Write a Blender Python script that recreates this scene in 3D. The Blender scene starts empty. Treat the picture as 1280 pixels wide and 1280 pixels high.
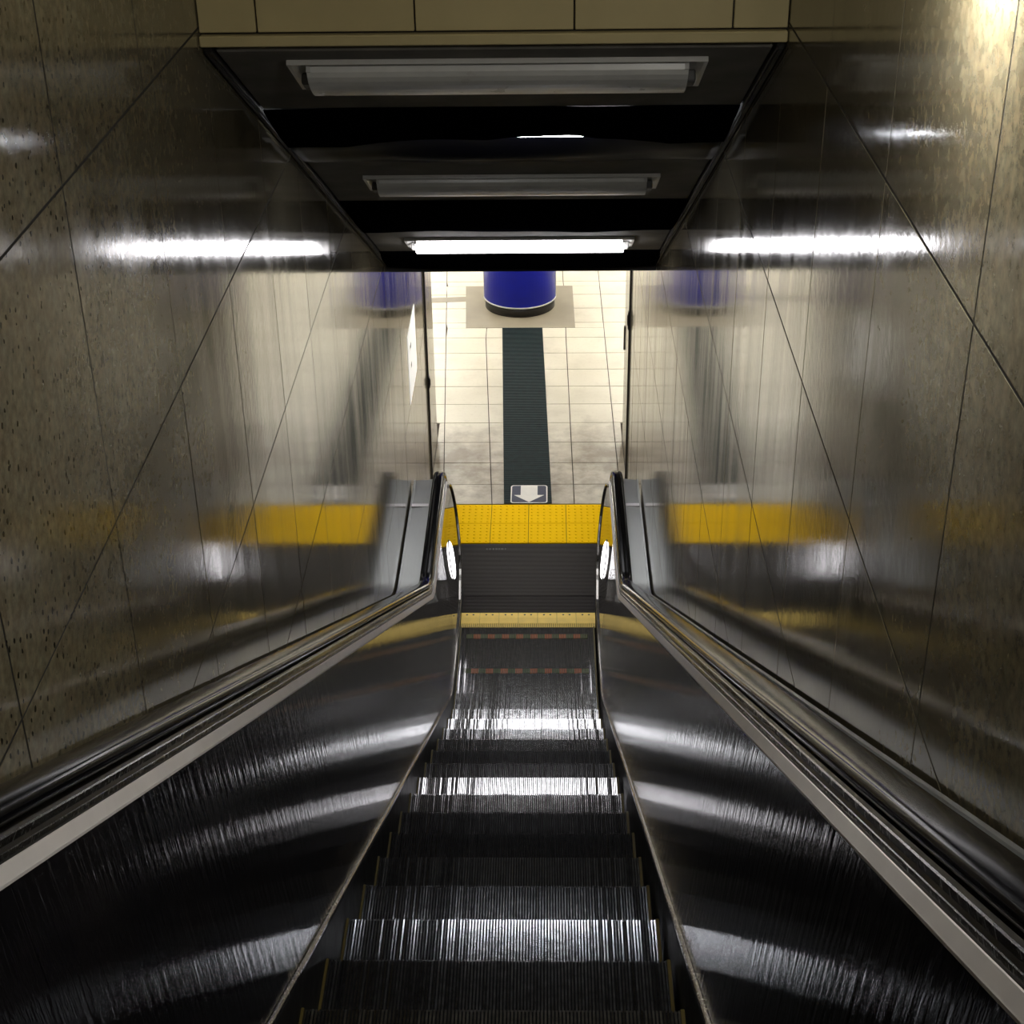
import bpy, bmesh, math, random
from mathutils import Vector, Matrix
random.seed(7)
SC = bpy.context.scene
C = SC.collection
rad = math.radians

# ------------------------------------------------------------------ camera
CAM = Vector((0.1448, 0.0, 6.4884))
PITCH, YAW, ROLL, FPX = rad(29.62), rad(1.45), rad(0.86), 1953.8
cam_d = bpy.data.cameras.new('camera')
cam = bpy.data.objects.new('camera', cam_d)
C.objects.link(cam)
fw = Vector((-math.sin(YAW) * math.cos(PITCH), math.cos(YAW) * math.cos(PITCH), -math.sin(PITCH)))
rt = Vector((math.cos(YAW), math.sin(YAW), 0))
up = rt.cross(fw)
rt2 = rt * math.cos(ROLL) - up * math.sin(ROLL)
up2 = rt * math.sin(ROLL) + up * math.cos(ROLL)
mw = Matrix((rt2, up2, -fw)).transposed().to_4x4()
mw.translation = CAM
cam.matrix_world = mw
cam_d.sensor_width = 36
cam_d.sensor_fit = 'HORIZONTAL'
cam_d.lens = FPX / 1280 * 36
cam_d.clip_start = 0.05
SC.camera = cam

# ------------------------------------------------------------------ world, exposure
w = bpy.data.worlds.new('world')
SC.world = w
w.use_nodes = True
w.node_tree.nodes['Background'].inputs[0].default_value = (0.02, 0.02, 0.022, 1)
w.node_tree.nodes['Background'].inputs[1].default_value = 0.3
SC.view_settings.view_transform = 'Standard'
SC.view_settings.look = 'None'
SC.view_settings.gamma = 1
SC.view_settings.use_curve_mapping = False
SC.view_settings.exposure = 0.0

# lamp radiances (every one of these is a fixture built further down)
E_TUBE = 10.0       # lit fluorescent at the foot of the sloping ceiling
E_SLOT = 32.0        # tube glimpsed through the slit of the black sheet
E_HALL = 52.0        # rows of fluorescents over the lower hall
E_LAND = 9.0        # dim panel over the lower landing
E_UP = 13.0          # fixtures over the upper landing
E_BAR = 140.0       # hooded lamp on the right wall of the upper landing
E_NEWEL = 8.0       # round lamps in the newels

# ------------------------------------------------------------------ geometry constants
XL, XR = -0.852, 0.8386          # faces of the stone walls
YS, ZS = 4.568, 5.4415           # upper edge of the sloping ceiling
YE, ZE = 9.189, 3.0404           # lower edge
SOF = math.atan((ZS - ZE) / (YE - YS))
T30, C30 = math.tan(rad(30)), math.cos(rad(30))
YV = 8.706                       # where the nose line meets the floor level
YWE = 12.77                      # end of the walls
ZUP, YUP = 8.3, -4.0
HZ = 2.95                        # ceiling of the lower hall

# ------------------------------------------------------------------ helpers
def mesh_obj(name, bm, mat=None, parent=None, smooth=False):
    me = bpy.data.meshes.new(name)
    bmesh.ops.recalc_face_normals(bm, faces=bm.faces[:])
    bm.to_mesh(me)
    bm.free()
    if smooth:
        for p in me.polygons:
            p.use_smooth = True
    if mat:
        me.materials.append(mat)
    o = bpy.data.objects.new(name, me)
    C.objects.link(o)
    if parent:
        o.parent = parent
    return o

def inst(name, me, parent=None, loc=(0, 0, 0), rot=(0, 0, 0), scale=(1, 1, 1)):
    o = bpy.data.objects.new(name, me)
    C.objects.link(o)
    o.location, o.rotation_euler, o.scale = loc, rot, scale
    if parent:
        o.parent = parent
    return o

def empty(name, loc=(0, 0, 0), rot=(0, 0, 0), parent=None):
    o = bpy.data.objects.new(name, None)
    C.objects.link(o)
    o.location, o.rotation_euler = loc, rot
    o.empty_display_size = 0.1
    if parent:
        o.parent = parent
    return o

def tag(o, label=None, cat=None, group=None, kind=None):
    if label: o['label'] = label
    if cat: o['category'] = cat
    if group: o['group'] = group
    if kind: o['kind'] = kind
    return o

def box(bm, x0, x1, y0, y1, z0, z1, bev=0.0):
    r = bmesh.ops.create_cube(bm, size=1)
    vs = r['verts']
    bmesh.ops.scale(bm, vec=(x1 - x0, y1 - y0, z1 - z0), verts=vs)
    bmesh.ops.translate(bm, vec=((x0 + x1) / 2, (y0 + y1) / 2, (z0 + z1) / 2), verts=vs)
    if bev:
        es = list({e for v in vs for e in v.link_edges})
        bmesh.ops.bevel(bm, geom=es, offset=bev, segments=1, affect='EDGES')

def boxo(name, b, mat, parent=None, bev=0.0):
    bm = bmesh.new()
    box(bm, *b, bev=bev)
    return mesh_obj(name, bm, mat, parent)

def prism(bm, pts, vec):
    """closed polygon pts (3-D) extruded along vec"""
    a = [bm.verts.new(p) for p in pts]
    b = [bm.verts.new(Vector(p) + Vector(vec)) for p in pts]
    n = len(pts)
    bm.faces.new(a)
    bm.faces.new(b[::-1])
    for i in range(n):
        bm.faces.new((a[i], b[i], b[(i + 1) % n], a[(i + 1) % n]))

def rings(bm, rs, close=True, caps=True):
    """stitch lists of 3-D points"""
    vv = [[bm.verts.new(p) for p in r] for r in rs]
    n = len(rs[0])
    m = n if close else n - 1
    for a, b in zip(vv, vv[1:]):
        for i in range(m):
            j = (i + 1) % n
            bm.faces.new((a[i], a[j], b[j], b[i]))
    if caps and close:
        bm.faces.new(vv[0][::-1])
        bm.faces.new(vv[-1])

def cyl(bm, c, r, z0, z1, n=24, r2=None):
    r2 = r if r2 is None else r2
    A = [(c[0] + r * math.cos(2 * math.pi * i / n), c[1] + r * math.sin(2 * math.pi * i / n), z0) for i in range(n)]
    B = [(c[0] + r2 * math.cos(2 * math.pi * i / n), c[1] + r2 * math.sin(2 * math.pi * i / n), z1) for i in range(n)]
    rings(bm, [A, B])

# ------------------------------------------------------------------ materials
class NT:
    def __init__(s, name):
        s.m = bpy.data.materials.new(name)
        s.m.use_nodes = True
        s.t = s.m.node_tree
        s.b = s.t.nodes['Principled BSDF']
        s.out = s.t.nodes['Material Output']
    def n(s, typ, **kw):
        nd = s.t.nodes.new(typ)
        for k, v in kw.items():
            setattr(nd, k, v)
        return nd
    def l(s, a, b):
        s.t.links.new(a, b)
    def pos(s):
        return s.n('ShaderNodeNewGeometry').outputs['Position']
    def mapping(s, src, scale=(1, 1, 1), rot=(0, 0, 0)):
        mp = s.n('ShaderNodeMapping')
        mp.inputs['Scale'].default_value = scale
        mp.inputs['Rotation'].default_value = rot
        s.l(src, mp.inputs['Vector'])
        return mp.outputs[0]
    def noise(s, vec, scale, detail=3, rough=0.5):
        nd = s.n('ShaderNodeTexNoise')
        nd.inputs['Scale'].default_value = scale
        nd.inputs['Detail'].default_value = detail
        nd.inputs['Roughness'].default_value = rough
        s.l(vec, nd.inputs['Vector'])
        return nd.outputs['Fac']
    def ramp(s, fac, stops, interp='LINEAR'):
        r = s.n('ShaderNodeValToRGB')
        r.color_ramp.interpolation = interp
        el = r.color_ramp.elements
        el[0].position, el[0].color = stops[0][0], (*stops[0][1], 1)
        el[1].position, el[1].color = stops[-1][0], (*stops[-1][1], 1)
        for p, c in stops[1:-1]:
            e = el.new(p)
            e.color = (*c, 1)
        s.l(fac, r.inputs[0])
        return r.outputs[0]
    def mix(s, fac, a, b, typ='MIX'):
        m = s.n('ShaderNodeMix', data_type='RGBA', blend_type=typ)
        if isinstance(fac, (int, float)): m.inputs[0].default_value = fac
        else: s.l(fac, m.inputs[0])
        for v, i in ((a, 6), (b, 7)):
            if isinstance(v, tuple): m.inputs[i].default_value = (*v, 1)
            else: s.l(v, m.inputs[i])
        return m.outputs[2]
    def rng(s, fac, a, b, c, d):
        m = s.n('ShaderNodeMapRange')
        for i, v in enumerate((a, b, c, d)): m.inputs[i + 1].default_value = v
        s.l(fac, m.inputs[0])
        return m.outputs[0]
    def bump(s, h, strength, dist=0.01):
        b = s.n('ShaderNodeBump')
        b.inputs['Strength'].default_value = strength
        b.inputs['Distance'].default_value = dist
        s.l(h, b.inputs['Height'])
        s.l(b.outputs[0], s.b.inputs['Normal'])
    def set(s, **kw):
        for k, v in kw.items():
            i = s.b.inputs[k.replace('_', ' ')]
            if hasattr(v, 'is_linked') or hasattr(v, 'links'): s.l(v, i)
            elif isinstance(v, tuple): i.default_value = (*v, 1) if len(v) == 3 else v
            else: i.default_value = v

def plain(name, col, rough=0.5, metal=0.0, var=0.12, scale=14.0, bump=0.0, spec=0.5):
    t = NT(name)
    p = t.pos()
    f = t.noise(p, scale, 4)
    c = t.ramp(f, [(0.3, tuple(x * (1 - var) for x in col)), (0.7, tuple(min(1, x * (1 + var)) for x in col))])
    t.set(Base_Color=c, Metallic=metal)
    t.set(Roughness=t.rng(f, 0.3, 0.7, rough * 0.9, min(1, rough * 1.1)))
    t.b.inputs['Specular IOR Level'].default_value = spec
    if bump: t.bump(t.noise(p, scale * 4, 3), bump)
    return t.m

def emit(name, col, s, base=(0.8, 0.8, 0.8)):
    t = NT(name)
    t.set(Base_Color=base, Roughness=0.4)
    t.b.inputs['Emission Color'].default_value = (*col, 1)
    t.b.inputs['Emission Strength'].default_value = s
    return t.m

def granite():
    t = NT('polished_granite')
    p = t.pos()
    big = t.noise(p, 3.0, 4)
    base = t.ramp(big, [(0.3, (0.125, 0.108, 0.072)), (0.7, (0.19, 0.168, 0.118))])
    grains = t.ramp(t.noise(p, 42, 3, 0.6), [(0.28, (0.66, 0.65, 0.62)), (0.5, (1.0, 1.0, 1.0)), (0.72, (1.42, 1.40, 1.34))])
    base = t.mix(1.0, base, grains, 'MULTIPLY')
    tint = t.ramp(t.noise(p, 23, 2), [(0.3, (1.05, 0.99, 0.92)), (0.7, (0.97, 1.01, 1.0))])
    base = t.mix(1.0, base, tint, 'MULTIPLY')
    v = t.n('ShaderNodeTexVoronoi')
    v.inputs['Scale'].default_value = 46
    t.l(t.mapping(p, (1, 1, 0.85)), v.inputs['Vector'])
    dist = t.n('ShaderNodeMath', operation='ADD')
    t.l(v.outputs['Distance'], dist.inputs[0])
    t.l(t.rng(t.noise(p, 60, 2), 0.3, 0.7, -0.09, 0.09), dist.inputs[1])
    sep = t.n('ShaderNodeSeparateColor')
    t.l(v.outputs['Color'], sep.inputs[0])
    thr = t.rng(sep.outputs[0], 0.50, 1.0, -0.1, 0.25)
    dd = t.n('ShaderNodeMath', operation='SUBTRACT')
    t.l(dist.outputs[0], dd.inputs[0])
    t.l(thr, dd.inputs[1])
    pits = t.ramp(dd.outputs[0], [(0.0, (0.14, 0.13, 0.11)), (0.07, (1, 1, 1))])
    base = t.mix(1.0, base, pits, 'MULTIPLY')
    t.set(Base_Color=base)
    streak = t.noise(t.mapping(p, (9, 9, 0.5)), 1.0, 4)
    t.set(Roughness=t.rng(streak, 0.3, 0.75, 0.075, 0.15))
    t.b.inputs['IOR'].default_value = 1.6
    bp = t.n('ShaderNodeBump')
    bp.inputs['Strength'].default_value = 0.05
    bp.inputs['Distance'].default_value = 0.004
    t.l(t.noise(p, 30, 2), bp.inputs['Height'])
    t.l(bp.outputs[0], t.b.inputs['Normal'])
    return t.m

def steel_panel(streaky=True):
    t = NT('black_mirror_panel' if streaky else 'black_mirror_newel')
    p = t.pos()
    f = t.noise(p, 3, 2)
    t.set(Base_Color=t.ramp(f, [(0.3, (0.006, 0.006, 0.008)), (0.7, (0.010, 0.009, 0.010))]), Metallic=0.0)
    t.b.inputs['IOR'].default_value = 1.37 if streaky else 1.5
    t.set(Roughness=t.rng(t.noise(t.mapping(p, (6, 6, 0.6)), 6, 4), 0.3, 0.7, 0.03, 0.075))
    if streaky: t.bump(t.noise(t.mapping(p, (1, 5, 0.5)), 7, 4, 0.6), 0.2, 0.012)
    return t.m

def brushed(name, col, rough, ax=(60, 1.0, 60)):
    t = NT(name)
    p = t.pos()
    f = t.noise(t.mapping(p, ax), 6, 3)
    t.set(Base_Color=t.ramp(f, [(0.3, tuple(c * 0.88 for c in col)), (0.7, col)]), Metallic=1.0)
    t.set(Roughness=t.rng(f, 0.3, 0.7, rough * 0.8, rough * 1.2))
    return t.m

def cream_tile():
    t = NT('cream_floor_tile')
    p = t.pos()
    f = t.noise(p, 1.7, 4)
    c = t.ramp(f, [(0.25, (0.60, 0.55, 0.43)), (0.75, (0.72, 0.67, 0.54))])
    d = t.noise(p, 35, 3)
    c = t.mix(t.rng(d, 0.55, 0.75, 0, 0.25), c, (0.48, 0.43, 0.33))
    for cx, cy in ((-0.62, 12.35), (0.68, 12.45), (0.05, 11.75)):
        # irregular brown patches on the tiles nearest the landing
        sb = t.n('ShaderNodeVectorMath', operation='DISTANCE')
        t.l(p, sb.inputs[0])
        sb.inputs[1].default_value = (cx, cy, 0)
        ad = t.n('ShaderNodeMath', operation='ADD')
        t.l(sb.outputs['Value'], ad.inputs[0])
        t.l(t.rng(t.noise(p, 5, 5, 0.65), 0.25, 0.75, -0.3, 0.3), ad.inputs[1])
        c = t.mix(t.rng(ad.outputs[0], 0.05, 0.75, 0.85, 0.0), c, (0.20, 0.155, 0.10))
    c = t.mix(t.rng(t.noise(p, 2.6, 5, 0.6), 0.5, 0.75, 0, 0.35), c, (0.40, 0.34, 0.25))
    t.set(Base_Color=c)
    t.set(Roughness=t.rng(d, 0.3, 0.7, 0.3, 0.42))
    return t.m

M = {}
M['granite'] = granite()
M['joint'] = plain('dark_joint', (0.012, 0.011, 0.010), 0.8)
M['steel_panel'] = steel_panel()
M['newel_panel'] = steel_panel(False)
M['silver'] = plain('satin_anodised_edge', (0.85, 0.82, 0.83), 0.38, 0.2, 0.04)
M['chrome'] = brushed('bright_steel_guide', (0.42, 0.41, 0.39), 0.16)
M['edge'] = brushed('worn_steel_edge', (0.24, 0.23, 0.215), 0.24)
M['deckmetal'] = brushed('satin_grey_deck', (0.40, 0.41, 0.40), 0.38)
M['dark_track'] = plain('dark_track', (0.035, 0.033, 0.032), 0.35, 0.6)
M['skirt'] = plain('black_skirt', (0.012, 0.012, 0.012), 0.5, spec=0.15)
M['rubber'] = plain('black_rubber', (0.003, 0.003, 0.004), 0.14, spec=0.07)
M['cleat'] = plain('worn_aluminium_cleats', (0.42, 0.42, 0.43), 0.15, 1.0, 0.25, 40)
M['groove'] = plain('grimy_black_step', (0.012, 0.012, 0.014), 0.55, spec=0.15)
M['ylw_side'] = plain('dirty_yellow_edge', (0.09, 0.065, 0.006), 0.6)
M['orange'] = plain('worn_orange_paint', (0.30, 0.075, 0.008), 0.6)
M['olive'] = plain('worn_green_paint', (0.05, 0.07, 0.008), 0.6)
M['comb'] = plain('pale_yellow_comb', (0.95, 0.68, 0.16), 0.45, 0, 0.06, spec=0.2)
M['screw'] = plain('black_screw', (0.01, 0.01, 0.01), 0.5)
M['plate'] = plain('dark_ribbed_plate', (0.023, 0.018, 0.016), 0.55, 0.2, 0.2, 9, spec=0.3)
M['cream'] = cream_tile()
M['grout'] = plain('brown_grout', (0.045, 0.032, 0.02), 0.9)
M['slab'] = plain('greige_stone_slab', (0.29, 0.25, 0.18), 0.45, 0, 0.1, 5)
M['yellow'] = plain('yellow_tactile_tile', (1.0, 0.61, 0.001), 0.5, 0, 0.02, 20, spec=0.02)
M['mat'] = plain('teal_black_mat', (0.014, 0.026, 0.027), 0.7, 0, 0.35, 18, spec=0.25)
M['navy'] = plain('navy_vinyl', (0.018, 0.022, 0.045), 0.4)
M['white'] = plain('white_print', (0.80, 0.76, 0.68), 0.45, 0, 0.05)
M['acrylic'] = emit('white_notice_added_glow', (1.0, 0.97, 0.91), 0.5, (0.85, 0.84, 0.80))  # white board; reflected hall brightness put in as emission, not a lamp
M['blue'] = plain('deep_blue_paint', (0.007, 0.016, 0.50), 0.3, 0, 0.08, 3, spec=0.25)
M['black'] = plain('black_band', (0.010, 0.009, 0.008), 0.4)
M['pale_line'] = plain('pale_ring', (0.72, 0.72, 0.70), 0.4)
M['cream_wall'] = plain('cream_enamel_panel', (0.47, 0.40, 0.21), 0.45, 0, 0.06, 6)
M['ceil'] = plain('grimy_grey_ceiling', (0.19, 0.182, 0.165), 0.7, 0, 0.3, 5, spec=0.2)
M['dark_trim'] = plain('dark_metal_trim', (0.022, 0.021, 0.02), 0.6, 0.0, spec=0.2)
M['sheet'] = plain('black_plastic_sheet', (0.003, 0.003, 0.005), 0.5, 0, 0.1, 5, spec=0.0)
M['crease'] = plain('creased_black_plastic', (0.003, 0.003, 0.005), 0.34, 0, 0.1, 5, spec=0.003)
M['lampwhite'] = plain('white_lamp_metal', (0.62, 0.62, 0.60), 0.4, 0, 0.06)
M['off_diff'] = plain('unlit_diffuser', (0.74, 0.75, 0.74), 0.3, 0, 0.05)
M['socket'] = plain('grey_socket', (0.10, 0.10, 0.10), 0.5)
M['lit'] = emit('lit_diffuser', (1.0, 0.97, 1.0), E_TUBE)
M['slot'] = emit('lit_slot_tube', (0.93, 0.95, 1.0), E_SLOT)
M['hall_lit'] = emit('hall_lamp', (1.0, 0.96, 0.86), E_HALL)
M['land_lit'] = emit('landing_lamp', (0.97, 0.97, 1.0), E_LAND)
M['up_lit'] = emit('upper_lamp', (1.0, 0.93, 0.78), E_UP)
M['bar_lit'] = emit('bar_lamp', (1.0, 0.96, 0.88), E_BAR)
M['newel_lit'] = emit('newel_lamp', (1.0, 0.97, 1.0), E_NEWEL)
M['hall_ceil'] = plain('dark_hall_ceiling', (0.07, 0.07, 0.07), 0.8, 0, 0.1, 4, spec=0.1)
M['hall_wall'] = plain('pale_hall_wall', (0.55, 0.52, 0.45), 0.6, 0, 0.05)

# ================================================================== setting: walls of polished stone
def soffit_z(y):
    return ZS - (y - YS) * math.tan(SOF)

def stone_wall(name, side):
    xf = XL if side < 0 else XR
    xo = xf + side * 0.27
    xb = xf + side * 0.0008
    wall = boxo(name, (min(xb, xo), max(xb, xo), YUP, YWE, -0.4, ZUP + 0.1), M['joint'])
    tag(wall, kind='structure')
    ys = [3.12 + 0.75 * j for j in range(-10, 12)]
    ys = [YUP] + [y for y in ys if y > YUP + 0.1 and y < 11.5] + [11.93]
    zs = [-0.11 + 0.8 * i for i in range(0, 11)] + [ZUP]
    # (6 mm joints; each slab a hair out of plane with its neighbours)
    def slab(y0, y1, z0, z1):
        g = 0.0038
        bm = bmesh.new()
        box(bm, -0.015, 0.015, -(y1 - y0) / 2 + g, (y1 - y0) / 2 - g, -(z1 - z0) / 2 + g, (z1 - z0) / 2 - g)
        o = mesh_obj('stone_panel', bm, M['granite'], wall)
        o.location = (xf + side * 0.015, (y0 + y1) / 2, (z0 + z1) / 2)
        o.rotation_euler = (0, rad(random.uniform(-0.05, 0.05)), rad(random.uniform(-0.06, 0.06)))
    for y0, y1 in zip(ys, ys[1:]):
        for z0, z1 in zip(zs, zs[1:]):
            deck = max((YV - y1) * T30, 0) + (0.75 if y1 < 10.3 else 0)
            if z1 < deck: continue
            if y0 > YS and z0 > soffit_z(min(y0, YE)) + 0.05: continue
            if y1 > YE and z0 > HZ: continue
            slab(y0, y1, max(z0, 0.0), z1)
    # last, jointless jamb beyond the shutter slot
    slab(11.975, YWE, 0.0, 2.29)
    slab(11.975, YWE, 2.29, 3.09)
    return wall

wall_l = stone_wall('wall_left', -1)
wall_r = stone_wall('wall_right', 1)

# upper landing: end wall, roof, floor
tag(boxo('wall_back', (XL - 0.27, XR + 0.27, YUP - 0.2, YUP, 5.0, ZUP + 0.1), M['cream_wall']), kind='structure')
tag(boxo('ceiling_upper_landing', (XL - 0.27, XR + 0.27, YUP - 0.2, YS + 0.25, ZUP + 0.1, ZUP + 0.3), M['ceil']), kind='structure')
ZTOP = (YV + 1.3) * T30
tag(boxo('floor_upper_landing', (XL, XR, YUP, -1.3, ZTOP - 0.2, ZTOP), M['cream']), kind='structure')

# wall above the ceiling edge, faced with cream enamel panels
front = boxo('wall_front', (XL, XR, YS + 0.02, YS + 0.2, ZS + 0.02, ZUP + 0.1), M['joint'])
tag(front, kind='structure')
xs = [XL, -0.683, -0.228, 0.228, 0.680, XR]
zz = [ZS + 0.032, 6.25, 7.05, 7.85, ZUP + 0.1]
for x0, x1 in zip(xs, xs[1:]):
    for z0, z1 in zip(zz, zz[1:]):
        boxo('enamel_panel', (x0 + 0.0025, x1 - 0.0025, YS + 0.002, YS + 0.02, z0 + 0.0025, z1 - 0.0025), M['cream_wall'], front, bev=0.002)
tag(boxo('trim_1', (XL + 0.002, XR - 0.002, YS - 0.012, YS + 0.06, ZS - 0.004, ZS + 0.027), M['cream_wall'], bev=0.003), kind='structure')

# ================================================================== sloping ceiling
# local frame: u = x, v = down the slope, w = out of the ceiling towards the stair
sl_m = Matrix.Translation((0, YS, ZS)) @ Matrix.Rotation(-SOF, 4, 'X')
SLEN = math.hypot(YE - YS, ZS - ZE)
def sv(y):                       # slope distance of a world y on the ceiling plane
    return (y - YS) / math.cos(SOF)
ceil = boxo('ceiling', (XL, XR, 0.0, SLEN, 0.10, 0.24), M['joint'])
ceil.matrix_world = sl_m
tag(ceil, kind='structure')
for y0, y1 in ((YS + 0.06, 5.31), (6.17, 7.05), (7.94, YE - 0.02)):
    bm = bmesh.new()
    box(bm, XL + 0.03, XR - 0.03, sv(y0), sv(y1), 0.0, 0.10, bev=0.006)
    mesh_obj('ceiling_panel', bm, M['ceil'], ceil)
n_tr = 2
for s, x0 in ((-1, XL), (1, XR)):
    bm = bmesh.new()
    xa, xb = (x0 + 0.001, x0 + 0.026) if s < 0 else (x0 - 0.026, x0 - 0.001)
    box(bm, xa, xb, 0.04, SLEN - 0.01, -0.010, 0.09, bev=0.003)
    xm = (xa + xb) / 2
    box(bm, xm - 0.006, xm + 0.006, 0.04, SLEN - 0.01, -0.015, -0.008)
    o = mesh_obj('trim_%d' % n_tr, bm, M['dark_trim'])
    o.matrix_world = sl_m
    tag(o, kind='structure')
    n_tr += 1

# black plastic sheets stretched over the ceiling between the lamps
def sheet(name, fn, nu, nv, label):
    bm = bmesh.new()
    rows = []
    for thick in (0.0, 0.004):
        rows.append([[bm.verts.new((lambda q: (q[0], q[1], q[2] + thick))(fn(i / nu, j / nv))) for i in range(nu + 1)] for j in range(nv + 1)])
    for k, R in enumerate(rows):
        for j in range(nv):
            for i in range(nu):
                q = (R[j][i], R[j][i + 1], R[j + 1][i + 1], R[j + 1][i])
                bm.faces.new(q if k else q[::-1])
    A, B = rows
    rim = [(j, 0) for j in range(nv)] + [(nv, i) for i in range(nu)] + [(j, nu) for j in range(nv, 0, -1)] + [(0, i) for i in range(nu, 0, -1)]
    for a, b in zip(rim, rim[1:] + rim[:1]):
        bm.faces.new((A[a[0]][a[1]], A[b[0]][b[1]], B[b[0]][b[1]], B[a[0]][a[1]]))
    o = mesh_obj(name, bm, M['crease'] if 'creased' in label else M['sheet'], smooth=True)
    o.matrix_world = sl_m
    tag(o, label, 'plastic sheet', 'black plastic sheets on the sloping ceiling')
    return o

XA, XB = XL + 0.034, XR - 0.034
def wob(x, v, a=1.0):
    return a * (0.006 * math.sin(5.1 * x + 3 * v) + 0.004 * math.sin(11 * x - 7 * v + 1) + 0.003 * math.sin(23 * v + 4 * x))
def gap(x):                      # half width of the slit in the upper sheet
    g0 = 0.020 * max(0.0, 1 - (x / 0.60) ** 4)
    if -0.18 < x < 0.36:
        t = (x + 0.18) / 0.54
        return max(g0, 0.034 * (math.sin(math.pi * t ** 1.4) ** 0.5))
    return g0
def shut(x):                     # 0 where the slit gapes, 1 where the sheet hangs closed
    return 1 - min(1.0, gap(x) / 0.03)
v0, v1, vs_ = sv(5.30), sv(6.18), sv(5.745)
def seam(x):
    return vs_ - 0.02 * (x - 0.1)
def up_half(i, j):
    x = XA + (XB - XA) * i
    ve = seam(x) - gap(x) - 0.002
    v = v0 + (ve - v0) * j
    sag = 0.006 * math.sin(math.pi * j) + 0.032 * j * shut(x)
    return (x, v, -0.004 - sag + 0.5 * wob(x, v))
def lo_half(i, j):
    x = XA + (XB - XA) * i
    vb = seam(x) + gap(x) + 0.002
    v = vb + (v1 - vb) * j
    fold = 0.020 * math.exp(-((j - 0.55) / 0.16) ** 2) * math.exp(-((x + 0.02) / 0.38) ** 2)
    sag = 0.010 * math.sin(math.pi * j) + 0.014 * (1 - j) * shut(x) - 0.035 * (1 - j) ** 3 * (1 - shut(x))
    return (x, v, -0.004 - sag - fold + 0.5 * wob(x, v))
sheet('plastic_sheet', up_half, 48, 10, 'black plastic sheet just below the uppermost ceiling lamp, above the bright slit')
sheet('plastic_sheet', lo_half, 48, 16, 'creased black plastic sheet above the middle ceiling lamp, below the bright slit')
a0, a1 = sv(7.04), sv(7.95)
sheet('plastic_sheet', lambda i, j: (XA + (XB - XA) * i, a0 + (a1 - a0) * j,
      -0.004 - 0.012 * math.sin(math.pi * j) + 0.5 * wob(XA + (XB - XA) * i, j)), 30, 10,
      'flat black plastic sheet between the middle ceiling lamp and the lit lamp')
b0 = sv(8.66)
def lip(i, j):
    x = XA - 0.02 + (XB - XA + 0.04) * i
    edge = sv(9.19) + 0.015 * math.sin(9 * i) * j
    return (x, b0 + (edge - b0) * j, -0.003 - j ** 2 * (0.018 + 0.022 * math.sin(math.pi * i) ** 0.8) - 0.012 * math.sin(math.pi * j) * abs(math.sin(7 * i + 1)))
sheet('plastic_sheet', lip, 36, 10, 'wrinkled black plastic sheet hanging at the lower edge of the sloping ceiling')

# ------------------------------------------------------------------ fluorescent lamps on the slope
def lamp(y0, y1, lit, label):
    root = empty('ceiling_lamp')
    root.matrix_world = sl_m @ Matrix.Translation((0, sv((y0 + y1) / 2), 0))
    hw = (sv(y1) - sv(y0)) / 2
    L = 0.63
    # tray with sloping rim
    bm = bmesh.new()
    def ring(u, v, z): return [(-u, -v, z), (u, -v, z), (u, v, z), (-u, v, z)]
    rings(bm, [ring(L, hw, -0.001), ring(L, hw, -0.016), ring(L - 0.012, hw - 0.012, -0.016), ring(L - 0.03, hw - 0.03, -0.006)], caps=True)
    mesh_obj('tray', bm, M['lampwhite'], root)
    # bowed diffuser
    bm = bmesh.new()
    prof = []
    n = 12
    for i in range(n + 1):
        a = math.pi * i / n
        prof.append((hw * 0.78 * math.cos(a), -0.012 - 0.052 * math.sin(a) ** 0.8))
    rings(bm, [[(u, p[0], p[1]) for p in prof] for u in (-L + 0.055, L - 0.055)])
    mesh_obj('diffuser', bm, M['lit'] if lit else M['off_diff'], root, smooth=False)
    for s in (-1, 1):
        bm = bmesh.new()
        box(bm, s * (L - 0.04) - 0.014, s * (L - 0.04) + 0.014, -0.035, 0.035, -0.045, -0.008, bev=0.005)
        so = mesh_obj('socket', bm, M['socket'] if not lit else M['lampwhite'], root)
        bm = bmesh.new()
        box(bm, s * (L - 0.06) - 0.006, s * (L - 0.06) + 0.006, -hw * 0.8, hw * 0.8, -0.03, -0.008)
        mesh_obj('end_clip', bm, M['lampwhite'], root)
    tag(root, label, 'ceiling lamp', 'fluorescent lamps on the sloping ceiling')
lamp(4.72, 5.0, False, 'unlit white fluorescent lamp nearest the cream panels, topmost on the ceiling')
lamp(6.45, 6.71, False, 'unlit narrow grey fluorescent lamp in the middle of the sloping ceiling')
lamp(8.17, 8.44, True, 'glowing white fluorescent lamp lowest on the sloping ceiling')
# tube behind the sheet
bm = bmesh.new()
cyl(bm, (0, 0), 0.016, -0.58, 0.58, 14)
o = mesh_obj('fluorescent_tube', bm, M['slot'], smooth=True)
o.matrix_world = sl_m @ Matrix.Translation((0.0, vs_ + 0.014, 0.0145)) @ Matrix.Rotation(rad(90), 4, 'Y')
tag(o, 'thin bright fluorescent tube glimpsed through the slit in the black sheet', 'tube')

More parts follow.
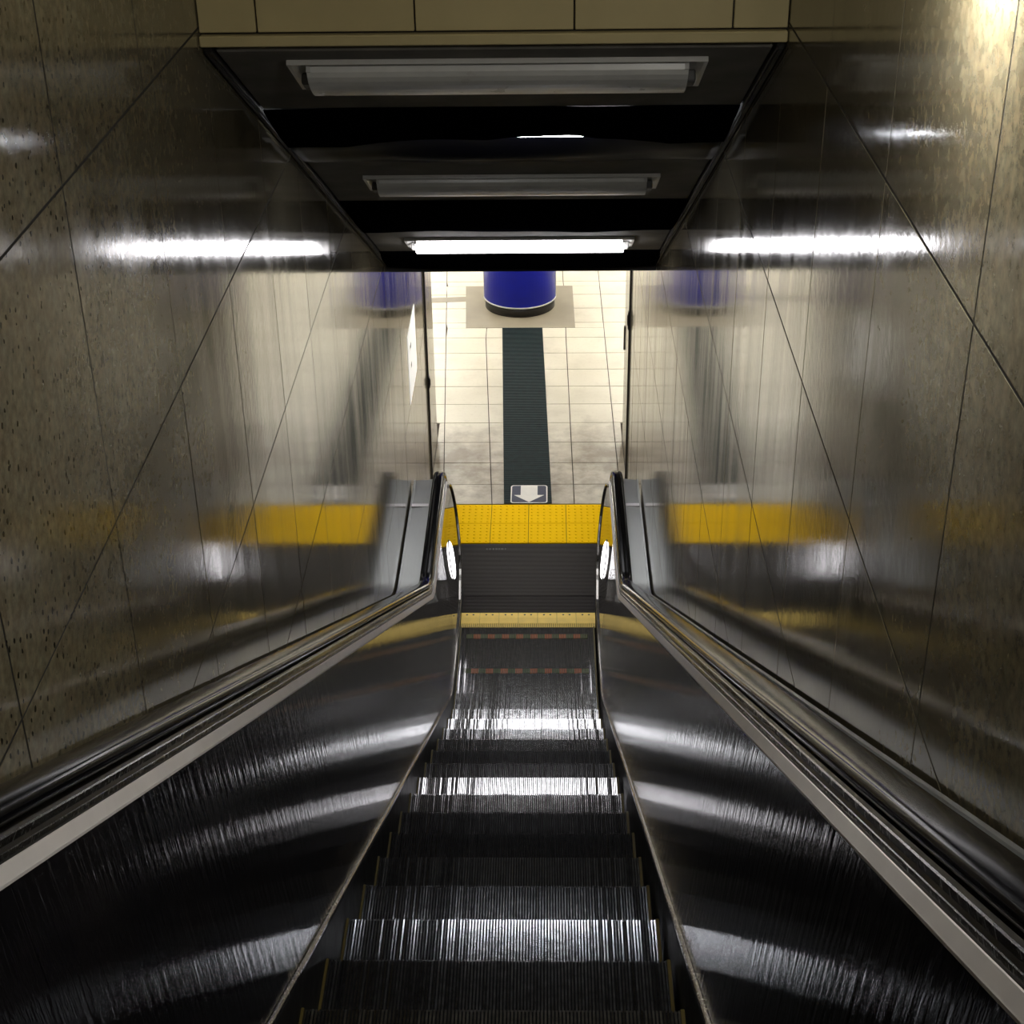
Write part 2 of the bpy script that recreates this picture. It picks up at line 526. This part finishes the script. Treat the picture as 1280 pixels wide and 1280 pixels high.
# ================================================================== lower hall
tag(boxo('floor', (-7, 7, 10.1, 26, -0.2, -0.012), M['grout']), kind='structure')
floor = bpy.data.objects['floor']
def fbox(bm, q, z0, z1):
    lo = [(x, y, z0) for x, y in q]
    prism(bm, lo, (0, 0, z1 - z0))
def lineL(y, a, b):               # x of a joint that is not quite square with the walls
    (xa, ya), (xb, yb) = a, b
    return xa + (xb - xa) * (y - ya) / (yb - ya)
J1 = ((-1.005, 17.261), (-0.758, 12.152))
J2 = ((-0.494, 15.33), (-0.316, 11.54))
CL = ((-0.317, 15.35), (-0.214, 11.53))
CR = ((0.107, 15.35), (0.192, 11.53))
J3 = ((0.352, 15.32), (0.382, 11.54))
J4 = ((0.746, 17.232), (0.775, 12.232))
rows = [11.546] + [11.894 + 0.4 * k for k in range(0, 19)]
def col_lines(y):
    x1, x2, x3, x4 = (lineL(y, *J) for J in (J1, J2, J3, J4))
    w1 = 0.43
    L = [x1 - 0.45 * 3, x1 - 0.45 * 2, x1 - 0.45, x1, x2]
    Rr = [x3, x4, x4 + 0.4, x4 + 0.8, x4 + 1.2]
    return L, Rr
SX0, SX1, SY0, SY1 = -0.700, 0.440, 15.355, 16.55     # stone slab round the column
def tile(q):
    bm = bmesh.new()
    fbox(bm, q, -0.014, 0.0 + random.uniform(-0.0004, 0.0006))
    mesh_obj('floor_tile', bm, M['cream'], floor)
g = 0.004
for k, (ya, yb) in enumerate(zip(rows, rows[1:])):
    La, Ra = col_lines(ya)
    Lb, Rb = col_lines(yb)
    hasmat = yb < SY0 + 0.3
    ca, cb, da, db = (lineL(ya, *CL), lineL(yb, *CL), lineL(ya, *CR), lineL(yb, *CR))
    colsA = La + ([ca, da] if False else []) + Ra
    edges = list(zip(zip(La, Lb), zip(La[1:], Lb[1:])))
    # between the inner joints: a central joint runs hidden under the mat
    ma, mb = (La[-1] + Ra[0]) / 2 , (Lb[-1] + Rb[0]) / 2
    edges += [((La[-1], Lb[-1]), (ma, mb)), ((ma, mb), (Ra[0], Rb[0]))]
    edges += list(zip(zip(Ra, Rb), zip(Ra[1:], Rb[1:])))
    for (xa, xb2), (xc, xd) in edges:
        if yb < YWE + 0.05 and (max(xc, xd) < XL or min(xa, xb2) > XR): continue
        q = [(xa + g, ya + g), (xc - g, ya + g), (xd - g, yb - g), (xb2 + g, yb - g)]
        if ya < YWE:
            q = [(min(max(x, XL + 0.003), XR - 0.003), y) for x, y in q]
            if q[1][0] - q[0][0] < 0.01: continue
        # slab cut-out
        if yb > SY0 and ya < SY1:
            if q[0][0] < SX1 and q[1][0] > SX0:
                parts = []
                if ya < SY0 - 0.03: parts.append([(q[0][0], q[0][1]), (q[1][0], q[1][1]), (q[1][0], SY0 - g), (q[0][0], SY0 - g)])
                if yb > SY1 + 0.03: parts.append([(q[0][0], SY1 + g), (q[1][0], SY1 + g), (q[2][0], q[2][1]), (q[3][0], q[3][1])])
                m0, m1 = max(ya + g, SY0), min(yb - g, SY1)
                if q[0][0] < SX0 - 0.03: parts.append([(q[0][0], m0), (SX0 - g, m0), (SX0 - g, m1), (q[3][0], m1)])
                if q[1][0] > SX1 + 0.03: parts.append([(SX1 + g, m0), (q[1][0], m0), (q[2][0], m1), (SX1 + g, m1)])
                for pq in parts: tile(pq)
                continue
        tile(q)
# beyond the tiles that can be told apart
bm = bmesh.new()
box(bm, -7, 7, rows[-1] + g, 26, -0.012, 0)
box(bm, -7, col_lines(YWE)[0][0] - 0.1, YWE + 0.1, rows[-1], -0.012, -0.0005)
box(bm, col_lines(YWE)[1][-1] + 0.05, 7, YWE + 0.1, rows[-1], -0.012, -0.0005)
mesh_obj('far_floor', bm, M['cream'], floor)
# slab and grey strip
bm = bmesh.new()
fbox(bm, [(SX0 - 0.003, SY0 - 0.002), (SX1 + 0.014, SY0 - 0.002), (SX1 + 0.003, SY1 + 0.002), (SX0 - 0.055, SY1 + 0.002)], -0.012, 0.003)
mesh_obj('stone_slab', bm, M['slab'], floor)
bm = bmesh.new()
fbox(bm, [(-2.2, 15.98), (SX0 - 0.03, 16.10), (SX0 - 0.04, 16.24), (-2.2, 16.12)], -0.012, 0.002)
mesh_obj('floor_strip', bm, M['slab'], floor)

# yellow tactile tiles, 2 rows, with studs
def tactile_mesh(wd, dp):
    bm = bmesh.new()
    box(bm, -wd / 2, wd / 2, -dp / 2, dp / 2, -0.012, 0.0, bev=0.002)
    n = 6
    for i in range(n):
        for j in range(n):
            cx, cy = (i - (n - 1) / 2) * wd / n, (j - (n - 1) / 2) * dp / n
            cyl(bm, (cx, cy), 0.012, -0.001, 0.0045, 8, 0.007)
    me = bpy.data.meshes.new('tactile_tile')
    bmesh.ops.recalc_face_normals(bm, faces=bm.faces[:])
    bm.to_mesh(me); bm.free()
    me.materials.append(M['yellow'])
    return me
YT = 0.312
tm = tactile_mesh(YT - 0.004, 0.318 - 0.004)
for j in range(2):
    for i in range(-3, 3):
        x = -0.004 + YT * (i + 0.5)
        if x - YT / 2 < XL or x + YT / 2 > XR:
            continue
        inst('tactile_tile', tm, floor, (x, 10.90 + 0.318 * (j + 0.5), 0.001))
# floor beside the escalator plate
bm = bmesh.new()
for x0, x1 in ((XL + 0.002, -0.63), (0.624, XR - 0.002)):
    box(bm, x0, x1, 10.62, 11.54, -0.012, 0.0)
mesh_obj('side_floor', bm, M['slab'], floor)

# shutter slots and fittings in the walls
for i, (s, xf, y) in enumerate(((-1, XL, 11.9525), (1, XR, 11.9525))):
    bm = bmesh.new()
    xa, xb = sorted((xf + s * 0.03, xf - s * 0.013))
    box(bm, xa, xb, y - 0.021, y + 0.021, 0.0, 3.05, bev=0.002)
    o = tag(mesh_obj('trim_%d' % (n_tr + i), bm, M['black']), kind='structure')
    bm = bmesh.new()
    for zc, h in (((0.95, 0.10),) if s < 0 else ((1.50, 0.16),)):
        a, b = sorted((xf - s * 0.0131, xf - s * 0.021))
        box(bm, a, b, y - 0.026, y + 0.026, zc - h / 2, zc + h / 2, bev=0.006)
        a, b = sorted((xf - s * 0.0205, xf - s * 0.027))
        box(bm, a, b, y - 0.010, y + 0.010, zc - h * 0.3, zc + h * 0.3, bev=0.003)
    l = mesh_obj('shutter_latch', bm, M['black'])
    tag(l, ['small black latch on the dark slot of the left stone wall', 'small black latch on the dark slot of the right stone wall'][i], 'latch', 'shutter latches')
bm = bmesh.new()
box(bm, XR - 0.010, XR + 0.001, 12.71, 12.75, 0.90, 1.12, bev=0.003)
mesh_obj('pull_plate', bm, M['black'], wall_r)

# poster on the left wall
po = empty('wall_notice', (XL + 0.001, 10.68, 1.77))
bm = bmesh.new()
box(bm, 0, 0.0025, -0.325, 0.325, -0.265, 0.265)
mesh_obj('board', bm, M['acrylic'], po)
for zc, yc, wd in ((0.12, -0.13, 0.10), (-0.03, -0.13, 0.08)):
    bm = bmesh.new()
    box(bm, 0.0025, 0.0032, yc - wd / 2, yc + wd / 2, zc - 0.02, zc + 0.02)
    mesh_obj('print', bm, M['socket'], po)
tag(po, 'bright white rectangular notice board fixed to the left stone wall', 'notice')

# hall shell
tag(boxo('wall_hall_left', (-7.2, -7, 12.5, 26, 0, HZ), M['hall_wall']), kind='structure')
tag(boxo('wall_hall_right', (7, 7.2, 12.5, 26, 0, HZ), M['hall_wall']), kind='structure')
tag(boxo('wall_hall_far', (-7.2, 7.2, 26, 26.2, -0.2, HZ + 0.2), M['hall_wall']), kind='structure')
tag(boxo('wall_hall_front_left', (-7.2, XL - 0.27, 12.5, YWE, 0, HZ), M['hall_wall']), kind='structure')
tag(boxo('wall_hall_front_right', (XR + 0.27, 7.2, 12.5, YWE, 0, HZ), M['hall_wall']), kind='structure')
tag(boxo('ceiling_hall', (-7.2, 7.2, YWE + 0.0, 26.2, HZ, HZ + 0.2), M['hall_ceil']), kind='structure')
tag(boxo('ceiling_lower_landing', (XL + 0.001, XR - 0.001, YE + 0.09, YWE - 0.001, HZ, HZ + 0.2), M['hall_ceil']), kind='structure')

def strip_light(name, cx, cy, lx, ly, z, mat, label, group=None, cat='ceiling lamp'):
    root = empty(name, (cx, cy, z))
    bm = bmesh.new()
    box(bm, -lx / 2 - 0.03, lx / 2 + 0.03, -ly / 2 - 0.03, ly / 2 + 0.03, -0.02, 0.0)
    mesh_obj('housing', bm, M['lampwhite'], root)
    bm = bmesh.new()
    box(bm, -lx / 2, lx / 2, -ly / 2, ly / 2, -0.035, -0.021, bev=0.004)
    mesh_obj('diffuser', bm, mat, root)
    tag(root, label, cat, group)
    return root
side = {-4.2: 'far left', -1.6: 'left of the column', 1.6: 'right of the column', 4.2: 'far right'}
rowname = {15.7: 'first row', 18.5: 'second row', 21.3: 'third row'}
for cy in (15.7, 18.5, 21.3):
    for cx in (-4.2, -1.6, 1.6, 4.2):
        strip_light('ceiling_lamp', cx, cy, 0.28, 1.6, HZ, M['hall_lit'],
                    'lit hall ceiling lamp, %s, %s from the escalator' % (side[cx], rowname[cy]), 'lamps over the lower hall')
strip_light('ceiling_lamp', 0, 11.45, 1.15, 1.1, HZ, M['land_lit'], 'dim square ceiling lamp over the foot of the escalator')

# ------------------------------------------------------------------ column
cx, cy, r = -0.138, 16.005, 0.392
col = empty('column', (cx, cy, 0))
def ringpart(name, r, z0, z1, mat, parent, n=64):
    bm = bmesh.new()
    cyl(bm, (0, 0), r, z0, z1, n)
    o = mesh_obj(name, bm, mat, parent)
    for p in o.data.polygons: p.use_smooth = abs(p.normal.z) < 0.5
    return o
ringpart('kick_band', r - 0.012, 0.003, 0.105, M['black'], col)
ringpart('ring', r + 0.004, 0.105, 0.120, M['pale_line'], col)
ringpart('shaft', r, 0.120, HZ, M['blue'], col)
for a in (-0.06,):
    bm = bmesh.new()
    for s in (-1, 1):
        th = rad(-90) + s * rad(82)
        c0 = Vector((math.cos(th), math.sin(th), 0)) * (r + 0.001)
        box(bm, c0.x - 0.004, c0.x + 0.004, c0.y - 0.004, c0.y + 0.004, 0.12, HZ - 0.001)
    mesh_obj('seam_strip', bm, M['pale_line'], col)
tag(col, 'round deep blue column with a black foot standing on the grey slab', 'column')

# ------------------------------------------------------------------ mat and arrow sticker
bm = bmesh.new()
N = 150
yA, yB = 11.55, SY0 - 0.004
for k in range(N):
    y0 = yA + (yB - yA) * k / N
    y1 = yA + (yB - yA) * (k + 1) / N
    h0, h1 = 0.004, 0.009
    a0_, a1_ = lineL(y0, *CL), lineL(y0, *CR)
    for (p0, p1, hh) in ((y0, y0 + (y1 - y0) * 0.55, h1), (y0 + (y1 - y0) * 0.55, y1, h0)):
        fbox(bm, [(lineL(p0, *CL), p0), (lineL(p0, *CR), p0), (lineL(p1, *CR), p1), (lineL(p1, *CL), p1)], 0.0008, hh)
mt = mesh_obj('floor_mat', bm, M['mat'])
tag(mt, 'long dark teal ribbed runner mat laid on the pale tiles towards the column', 'mat')

st = empty('floor_sticker', (-0.003, 11.70, 0.0095))
def rrect(hx, hy, r, n=5):
    pts = []
    for sx, sy, a0 in ((1, 1, 0), (-1, 1, 90), (-1, -1, 180), (1, -1, 270)):
        for i in range(n + 1):
            a = rad(a0 + 90 * i / n)
            pts.append((sx * (hx - r) + r * math.cos(a), sy * (hy - r) + r * math.sin(a)))
    return pts
def flat(name, pts, z0, z1, mat):
    bm = bmesh.new()
    prism(bm, [(x, y, z0) for x, y in pts], (0, 0, z1 - z0))
    return mesh_obj(name, bm, mat, st)
flat('border', rrect(0.157, 0.156, 0.028), 0.0, 0.0015, M['white'])
flat('field', rrect(0.147, 0.146, 0.022), 0.0015, 0.0022, M['navy'])
flat('arrow', [(-0.072, 0.146), (-0.072, -0.02), (-0.128, -0.02), (0.0, -0.142), (0.128, -0.02), (0.072, -0.02), (0.072, 0.146)][::-1], 0.0022, 0.0030, M['white'])
tag(st, 'square navy floor sticker with a white arrow at the near end of the mat', 'sticker')

# ================================================================== escalator
esc = empty('escalator', (0, 0, 0))
tag(esc, 'steep dark escalator running down between the polished stone walls', 'escalator')
XC = 0.008                        # its middle

def zcurve(y, n, zh, R):
    off = n / C30
    yv = YV - (zh - off) / T30
    t = R * math.tan(rad(15))
    if y < yv - t * C30: return (YV - y) * T30 + off
    if y < yv + t:
        return zh + R - math.sqrt(max(R * R - (y - (yv + t)) ** 2, 0))
    return zh

# ---- steps
def step_mesh(depth, W=1.0):
    """cleats of one tread, nose at y=0, running back to y=-depth"""
    rnd = random.Random(3)
    n = 104
    p = W / n
    bm = bmesh.new()
    for i in range(n):
        x = -W / 2 + (i + 0.5) * p
        hw = p * 0.27
        t = rnd.uniform(-0.10, 0.10) * hw
        z = rnd.uniform(-0.0003, 0.0003)
        A = [(x - hw, -depth, -0.010), (x - hw, -depth, z - t), (x + hw, -depth, z + t), (x + hw, -depth, -0.010)]
        B = [(a, -0.004, c) for a, _, c in A]
        Cc = [(a, 0.0, min(c, -0.006)) for a, _, c in A]
        rings(bm, [A, B, Cc], close=False, caps=False)
    me = bpy.data.meshes.new('tread_cleats')
    bmesh.ops.recalc_face_normals(bm, faces=bm.faces[:])
    bm.to_mesh(me); bm.free()
    me.materials.append(M['cleat'])
    # body: base plate + curved, ribbed riser
    bm = bmesh.new()
    prof = [(-depth, -0.0095), (-0.001, -0.0095), (0.0, -0.014)]
    for i in range(1, 7):
        a = i / 6
        prof.append((-0.045 * a ** 1.6, -0.014 - 0.225 * a))
    prof += [(-0.06, -0.24), (-0.06, -0.03), (-depth, -0.03)]
    A = [(-W / 2, y, z) for y, z in prof]
    prism(bm, A, (W, 0, 0))
    mb = bpy.data.meshes.new('step')
    bmesh.ops.recalc_face_normals(bm, faces=bm.faces[:])
    bm.to_mesh(mb); bm.free()
    mb.materials.append(M['groove'])
    # yellow side edge
    bm = bmesh.new()
    box(bm, -0.005, 0.005, -depth, -0.001, -0.0095, 0.0022)
    my = bpy.data.meshes.new('side_strip')
    bm.to_mesh(my); bm.free()
    my.materials.append(M['ylw_side'])
    return mb, me, my

def strip_meshes(W=1.0):
    out = []
    for par, mat in ((0, M['orange']), (1, M['olive'])):
        bm = bmesh.new()
        n = 19
        for i in range(n):
            if i % 2 == par and 1 <= i < n - 1:
                x0 = -W / 2 + W * i / n
                k = 6
                for q in range(k):
                    xa = x0 + W / n * q / k
                    box(bm, xa, xa + W / n / k * 0.62, -0.055, -0.004, -0.008, 0.0012)
        me = bpy.data.meshes.new('demarcation_strip')
        bm.to_mesh(me); bm.free()
        me.materials.append(mat)
        out.append(me)
    return out
strips = strip_meshes()
cache = {}
noses = []
yk = 2.894
for k in range(-9, 15):
    y = 2.894 + 0.4 * k
    noses.append((y, zcurve(y, 0.0, -0.012, 1.6), 0.40))
noses += [(8.83, zcurve(8.83, 0, -0.012, 1.6), 0.333), (9.17, -0.014, 0.337), (9.61, -0.016, 0.437), (10.0, -0.018, 0.387)]
for y, z, d in noses:
    if d not in cache: cache[d] = step_mesh(d)
    mb, me, my = cache[d]
    s = inst('step', mb, esc, (0, y, z))
    c = inst('tread_cleats', me, s)
    tag(c, kind='stuff')
    for sx in (-0.4945, 0.4945): inst('side_strip', my, s, (sx, 0, 0))
    if 9.0 < y < 9.9:
        for m_ in strips: tag(inst('demarcation_strip', m_, s), kind='stuff')

# ---- landing plate, comb
bm = bmesh.new()
box(bm, -0.575, 0.585, 10.105, 10.895, -0.0118, -0.006)
N = 52
for k in range(N):
    y0 = 10.112 + (10.888 - 10.112) * k / N
    box(bm, -0.575, 0.585, y0, y0 + 0.009, -0.007, 0.0)
lp = mesh_obj('landing_plate', bm, M['plate'], esc)
bm = bmesh.new()
for i, (xx, wd) in enumerate(((-0.335, 0.012), (-0.31, 0.02), (-0.283, 0.012), (-0.26, 0.018), (-0.237, 0.012), (-0.212, 0.02), (-0.187, 0.01))):
    box(bm, xx - wd / 2, xx + wd / 2, 10.79, 10.815, -0.001, 0.0015)
mesh_obj('name_plate_relief', bm, M['black'], lp)
bm = bmesh.new()
box(bm, -0.575, 0.585, 9.862, 10.098, -0.0118, -0.005)
for k in range(16):
    y0 = 9.868 + 0.0145 * k
    box(bm, -0.575, 0.585, y0, y0 + 0.007, -0.006, -0.001)
mesh_obj('comb_plate', bm, M['plate'], esc)
NS = 7
W = 1.012
for i in range(NS):
    x0 = XC * 0.5 - W / 2 + W * i / NS
    x1 = x0 + W / NS
    bm = bmesh.new()
    prism(bm, [(x0 + 0.001, 9.865, -0.01), (x0 + 0.001, 9.865, 0.004), (x0 + 0.001, 9.80, 0.004), (x0 + 0.001, 9.745, -0.010), (x0 + 0.001, 9.745, -0.014)], (W / NS - 0.002, 0, 0))
    nt = 15
    for q in range(nt):
        xa = x0 + (q + 0.2) * W / NS / nt
        prism(bm, [(xa, 9.746, -0.014), (xa, 9.746, -0.010), (xa, 9.70, -0.017), (xa, 9.70, -0.022)], (0.0055, 0, 0))
    seg = mesh_obj('comb_segment', bm, M['comb'], esc)
    for sx in (-0.024, 0.024):
        bm = bmesh.new()
        cyl(bm, ((x0 + x1) / 2 + sx, 9.838), 0.0075, 0.004, 0.0052, 10)
        mesh_obj('screw', bm, M['screw'], seg)

# ---- balustrades
YTOP = -1.3
ZH, NHR, RHR = 1.01, 0.852, 0.50
YN, ZN = 10.08, 0.53              # centre of the newel arc
def rail_path(end='newel'):
    P = []
    off = NHR / C30
    yv = YV - (ZH - off) / T30
    t = RHR * math.tan(rad(15))
    ya = yv - t * C30
    n = 22
    for i in range(n):
        y = YTOP + (ya - YTOP) * i / n
        P.append((y, (YV - y) * T30 + off, 0.5, C30))
    cyy, czz = yv + t, ZH + RHR
    for i in range(11):
        a = rad(30) * (1 - i / 10)
        P.append((cyy - RHR * math.sin(a), czz - RHR * math.cos(a), math.sin(a), math.cos(a)))
    yend = YN if end == 'newel' else end
    for i in range(1, 9):
        y = cyy + (yend - cyy) * i / 8
        P.append((y, ZH, 0.0, 1.0))
    if end == 'newel':
        r = ZH - ZN
        for i in range(1, 25):
            a = rad(90 - 172 * i / 24)
            P.append((YN + r * math.cos(a), ZN + r * math.sin(a), math.cos(a), math.sin(a)))
    return P
FULL = rail_path()
DECK = rail_path(10.22)
def sweep(name, path, prof, mat, parent, side, smooth=False, closed=True):
    bm = bmesh.new()
    rs = []
    for y, z, ny, nz in path:
        rs.append([(XC + side * x, y + n * ny, z + n * nz) for x, n in prof])
    rings(bm, rs, close=closed, caps=closed)
    return mesh_obj(name, bm, mat, parent, smooth)

def balustrade(side, what):
    bal = empty('balustrade', (0, 0, 0), parent=esc)
    bal['label'] = 'polished balustrade on the %s of the steps' % what
    # handrail
    hr = []
    for i in range(16):
        a = 2 * math.pi * i / 16
        ca, sa = math.cos(a), math.sin(a)
        hr.append((0.660 + 0.041 * math.copysign(abs(ca) ** 0.75, ca), 0.004 + 0.020 * math.copysign(abs(sa) ** 0.8, sa)))
    sweep('handrail', FULL, hr, M['rubber'], bal, side, True)
    # bright inner moulding, guides, dark track
    sweep('deck_moulding', FULL, [(0.598, -0.075), (0.599, -0.073), (0.6075, -0.0525), (0.6105, -0.0525), (0.6105, -0.080), (0.598, -0.080)], M['silver'], bal, side)
    sweep('track', FULL, [(0.6107, -0.054), (0.6120, -0.054), (0.6135, -0.048), (0.6165, -0.046), (0.6175, -0.042), (0.6215, -0.034), (0.632, -0.022), (0.690, -0.022), (0.690, -0.070), (0.6107, -0.070)], M['dark_track'], bal, side)
    sweep('guide_rail', FULL, [(0.6130, -0.050), (0.6145, -0.043), (0.6165, -0.042), (0.6175, -0.048)], M['edge'], bal, side)
    sweep('upper_guide_rail', FULL, [(0.6200, -0.036), (0.6215, -0.026), (0.6245, -0.024), (0.6260, -0.034)], M['edge'], bal, side)
    # outer deck to the wall
    xw = (-XL + XC if side < 0 else XR - XC) - 0.012
    sweep('outer_deck', DECK, [(0.691, -0.050), (xw - 0.014, -0.062), (xw - 0.012, -0.056), (xw, -0.056), (xw, -0.10), (0.691, -0.10)], M['deckmetal'], bal, side)
    bm = bmesh.new()
    x0, x1 = sorted((XC + side * 0.70, XC + side * xw))
    box(bm, x0, x1, 10.19, 10.215, 0.0, ZH - 0.10)
    mesh_obj('deck_end', bm, M['deckmetal'], bal)
    bm = bmesh.new()
    x0, x1 = sorted((XC + side * 0.70, XC + side * xw))
    y = 9.83
    box(bm, x0 + (0.012 if side < 0 else 0.004), x1 - (0.004 if side < 0 else 0.012), y - 0.02, y + 0.02, ZH - 0.064, ZH - 0.052)
    mesh_obj('deck_joint_cover', bm, M['silver'], bal)
    # inner panels with joints
    def ztop(y):
        if y <= YN: return zcurve(y, NHR - 0.074, ZH - 0.074, RHR + 0.074)
        r = ZH - 0.074 - ZN
        return ZN + math.sqrt(max(r * r - (y - YN) ** 2, 0))
    def zbot(y):
        b = zcurve(y, 0.100, 0.075, 1.5)
        if y > YN:
            r = ZH - 0.074 - ZN
            b = max(b, ZN - math.sqrt(max(r * r - (y - YN) ** 2, 0)))
        return b
    xb, xt = 0.519, 0.600
    zspan = (ZH - 0.074) - 0.075
    def xof(fr): return xb + (xt - xb) * fr
    def pt(y, z):
        # distance up the panel as a fraction of its full height at this y
        b0 = zcurve(y, 0.100, 0.075, 1.5)
        t0 = zcurve(y, NHR - 0.074, ZH - 0.074, RHR + 0.074) if y < YN else ZH - 0.074
        return xof((z - b0) / (t0 - b0))
    seams = [YTOP, 0.1, 1.6, 3.05, 4.5, 5.9, 7.3, 8.45, 9.35, YN + (ZH - 0.074 - ZN) - 0.0005]
    for q, (ya, yb) in enumerate(zip(seams, seams[1:])):
        bm = bmesh.new()
        gq = 0.0015
        n = 26 if yb > 9 else 10
        nv = 6
        rs = []
        last = yb > 10
        for i in range(n + 1):
            f = i / n
            if last: f = 1 - (1 - f) ** 2
            y = ya + gq + (yb - ya - 2 * gq) * f
            zb, zt = zbot(y), ztop(y)
            if zt - zb < 0.002: zt = zb + 0.002
            inner = [(XC + side * pt(y, zb + (zt - zb) * k / nv), y, zb + (zt - zb) * k / nv) for k in range(nv + 1)]
            outer = [(p[0] + side * 0.008, p[1], p[2]) for p in inner[::-1]]
            rs.append(inner + outer)
        rings(bm, rs)
        mesh_obj('inner_panel', bm, M['newel_panel'] if last else M['steel_panel'], bal)
    # backing behind the joints
    bm = bmesh.new()
    rs = []
    for i in range(60):
        y = YTOP + (10.1 - YTOP) * i / 59
        zb, zt = zbot(y), ztop(y)
        rs.append([(XC + side * (xb + 0.010), y, zb), (XC + side * (xt + 0.010), y, zt), (XC + side * (xt + 0.014), y, zt), (XC + side * (xb + 0.014), y, zb)])
    rings(bm, rs)
    mesh_obj('panel_backing', bm, M['skirt'], bal)
    # skirt and its bright edge
    ysamp = [YTOP + (10.15 - YTOP) * i / 110 for i in range(111)]
    bm = bmesh.new()
    rs = []
    for y in ysamp:
        zt = zcurve(y, 0.085, 0.06, 1.5)
        zb = max(zt - 0.5, -0.3) if y < 9.86 else -0.03
        rs.append([(XC + side * 0.505, y, zb), (XC + side * 0.505, y, zt), (XC + side * 0.516, y, zt), (XC + side * 0.516, y, zb)])
    rings(bm, rs)
    mesh_obj('skirt', bm, M['skirt'], bal)
    bm = bmesh.new()
    rs = []
    edge = [(y, zcurve(y, 0.092, 0.068, 1.5), 0.0, 1.0) for y in ysamp if y < YN - 0.05]
    r_ = ZH - 0.074 - ZN
    for i in range(0, 20):
        a = rad(-84 + 165 * i / 19)
        edge.append((YN + r_ * math.cos(a), ZN + r_ * math.sin(a), -math.cos(a), -math.sin(a)))
    for y, z, ny, nz in edge:
        xe = pt(y, z) - 0.519
        rs.append([(XC + side * (xe + dx), y + dn * ny, z + dn * nz) for dx, dn in ((0.507, -0.004), (0.508, 0.003), (0.512, 0.006), (0.519, 0.006), (0.525, 0.003), (0.525, -0.004))])
    rings(bm, rs)
    mesh_obj('skirt_edge', bm, M['edge'], bal)
    # plinth under the newel
    bm = bmesh.new()
    x0, x1 = sorted((XC + side * 0.531, XC + side * 0.70))
    box(bm, x0, x1, 9.3, 10.50, 0.0, 0.07, bev=0.006)
    mesh_obj('plinth', bm, M['dark_track'], bal)
    # where the handrail dives in
    bm = bmesh.new()
    x0, x1 = sorted((XC + side * 0.612, XC + side * 0.712))
    box(bm, x0, x1, 9.9, 10.16, 0.07, 0.16, bev=0.02)
    mesh_obj('handrail_inlet', bm, M['black'], bal)
    # round lamp in the newel
    yc, zc, RY, RZ = 9.78, 0.52, 0.075, 0.155
    nl = []
    rs = []
    for rr, hgt in ((1.0, 0.000), (0.98, 0.008), (0.88, 0.014), (0.68, 0.018), (0.4, 0.020), (0.12, 0.0205)):
        ring = []
        for i in range(40):
            a = 2 * math.pi * i / 40
            y, z = yc + RY * rr * math.cos(a), zc + RZ * rr * math.sin(a)
            ring.append((XC + side * (pt(y, z) - hgt - 0.0005), y, z))
        rs.append(ring)
    bm = bmesh.new()
    rings(bm, rs)
    mesh_obj('newel_lamp_lens', bm, M['newel_lit'], bal, True)['label'] = 'glowing white oval lens in the newel'
    bm = bmesh.new()
    rs = []
    for rr, hgt in ((1.0, 0.001), (1.0, 0.004), (1.08, 0.004), (1.10, 0.0)):
        ring = []
        for i in range(40):
            a = 2 * math.pi * i / 40
            y, z = yc + RY * rr * math.cos(a), zc + RZ * rr * math.sin(a)
            ring.append((XC + side * (pt(y, z) - hgt), y, z))
        rs.append(ring)
    rings(bm, rs, caps=False)
    mesh_obj('newel_lamp_rim', bm, M['dark_track'], bal, True)
balustrade(-1, 'left')
balustrade(1, 'right')

# ================================================================== lamps of the upper landing (above and behind the viewer)
strip_light('ceiling_lamp', 0.5, -1.2, 0.28, 1.3, ZUP + 0.1, M['up_lit'], 'warm ceiling lamp over the upper landing', 'lamps over the upper landing')
strip_light('ceiling_lamp', 0.5, 1.6, 0.28, 1.3, ZUP + 0.1, M['up_lit'], 'warm ceiling lamp above the head of the escalator', 'lamps over the upper landing')
wl = empty('wall_lamp', (XR, 2.50, 6.12))
boxo('bracket', (-0.03, -0.001, -0.06, 0.06, -0.05, 0.09), M['lampwhite'], wl, bev=0.006)
boxo('arm', (-0.10, -0.03, -0.02, 0.02, 0.02, 0.05), M['lampwhite'], wl, bev=0.004)
boxo('hood', (-0.18, -0.035, -0.15, 0.15, -0.01, 0.02), M['lampwhite'], wl, bev=0.006)
boxo('diffuser', (-0.15, -0.06, -0.14, 0.14, -0.04, -0.011), M['bar_lit'], wl, bev=0.004)
tag(wl, 'bright hooded lamp mounted high on the right stone wall', 'wall lamp')
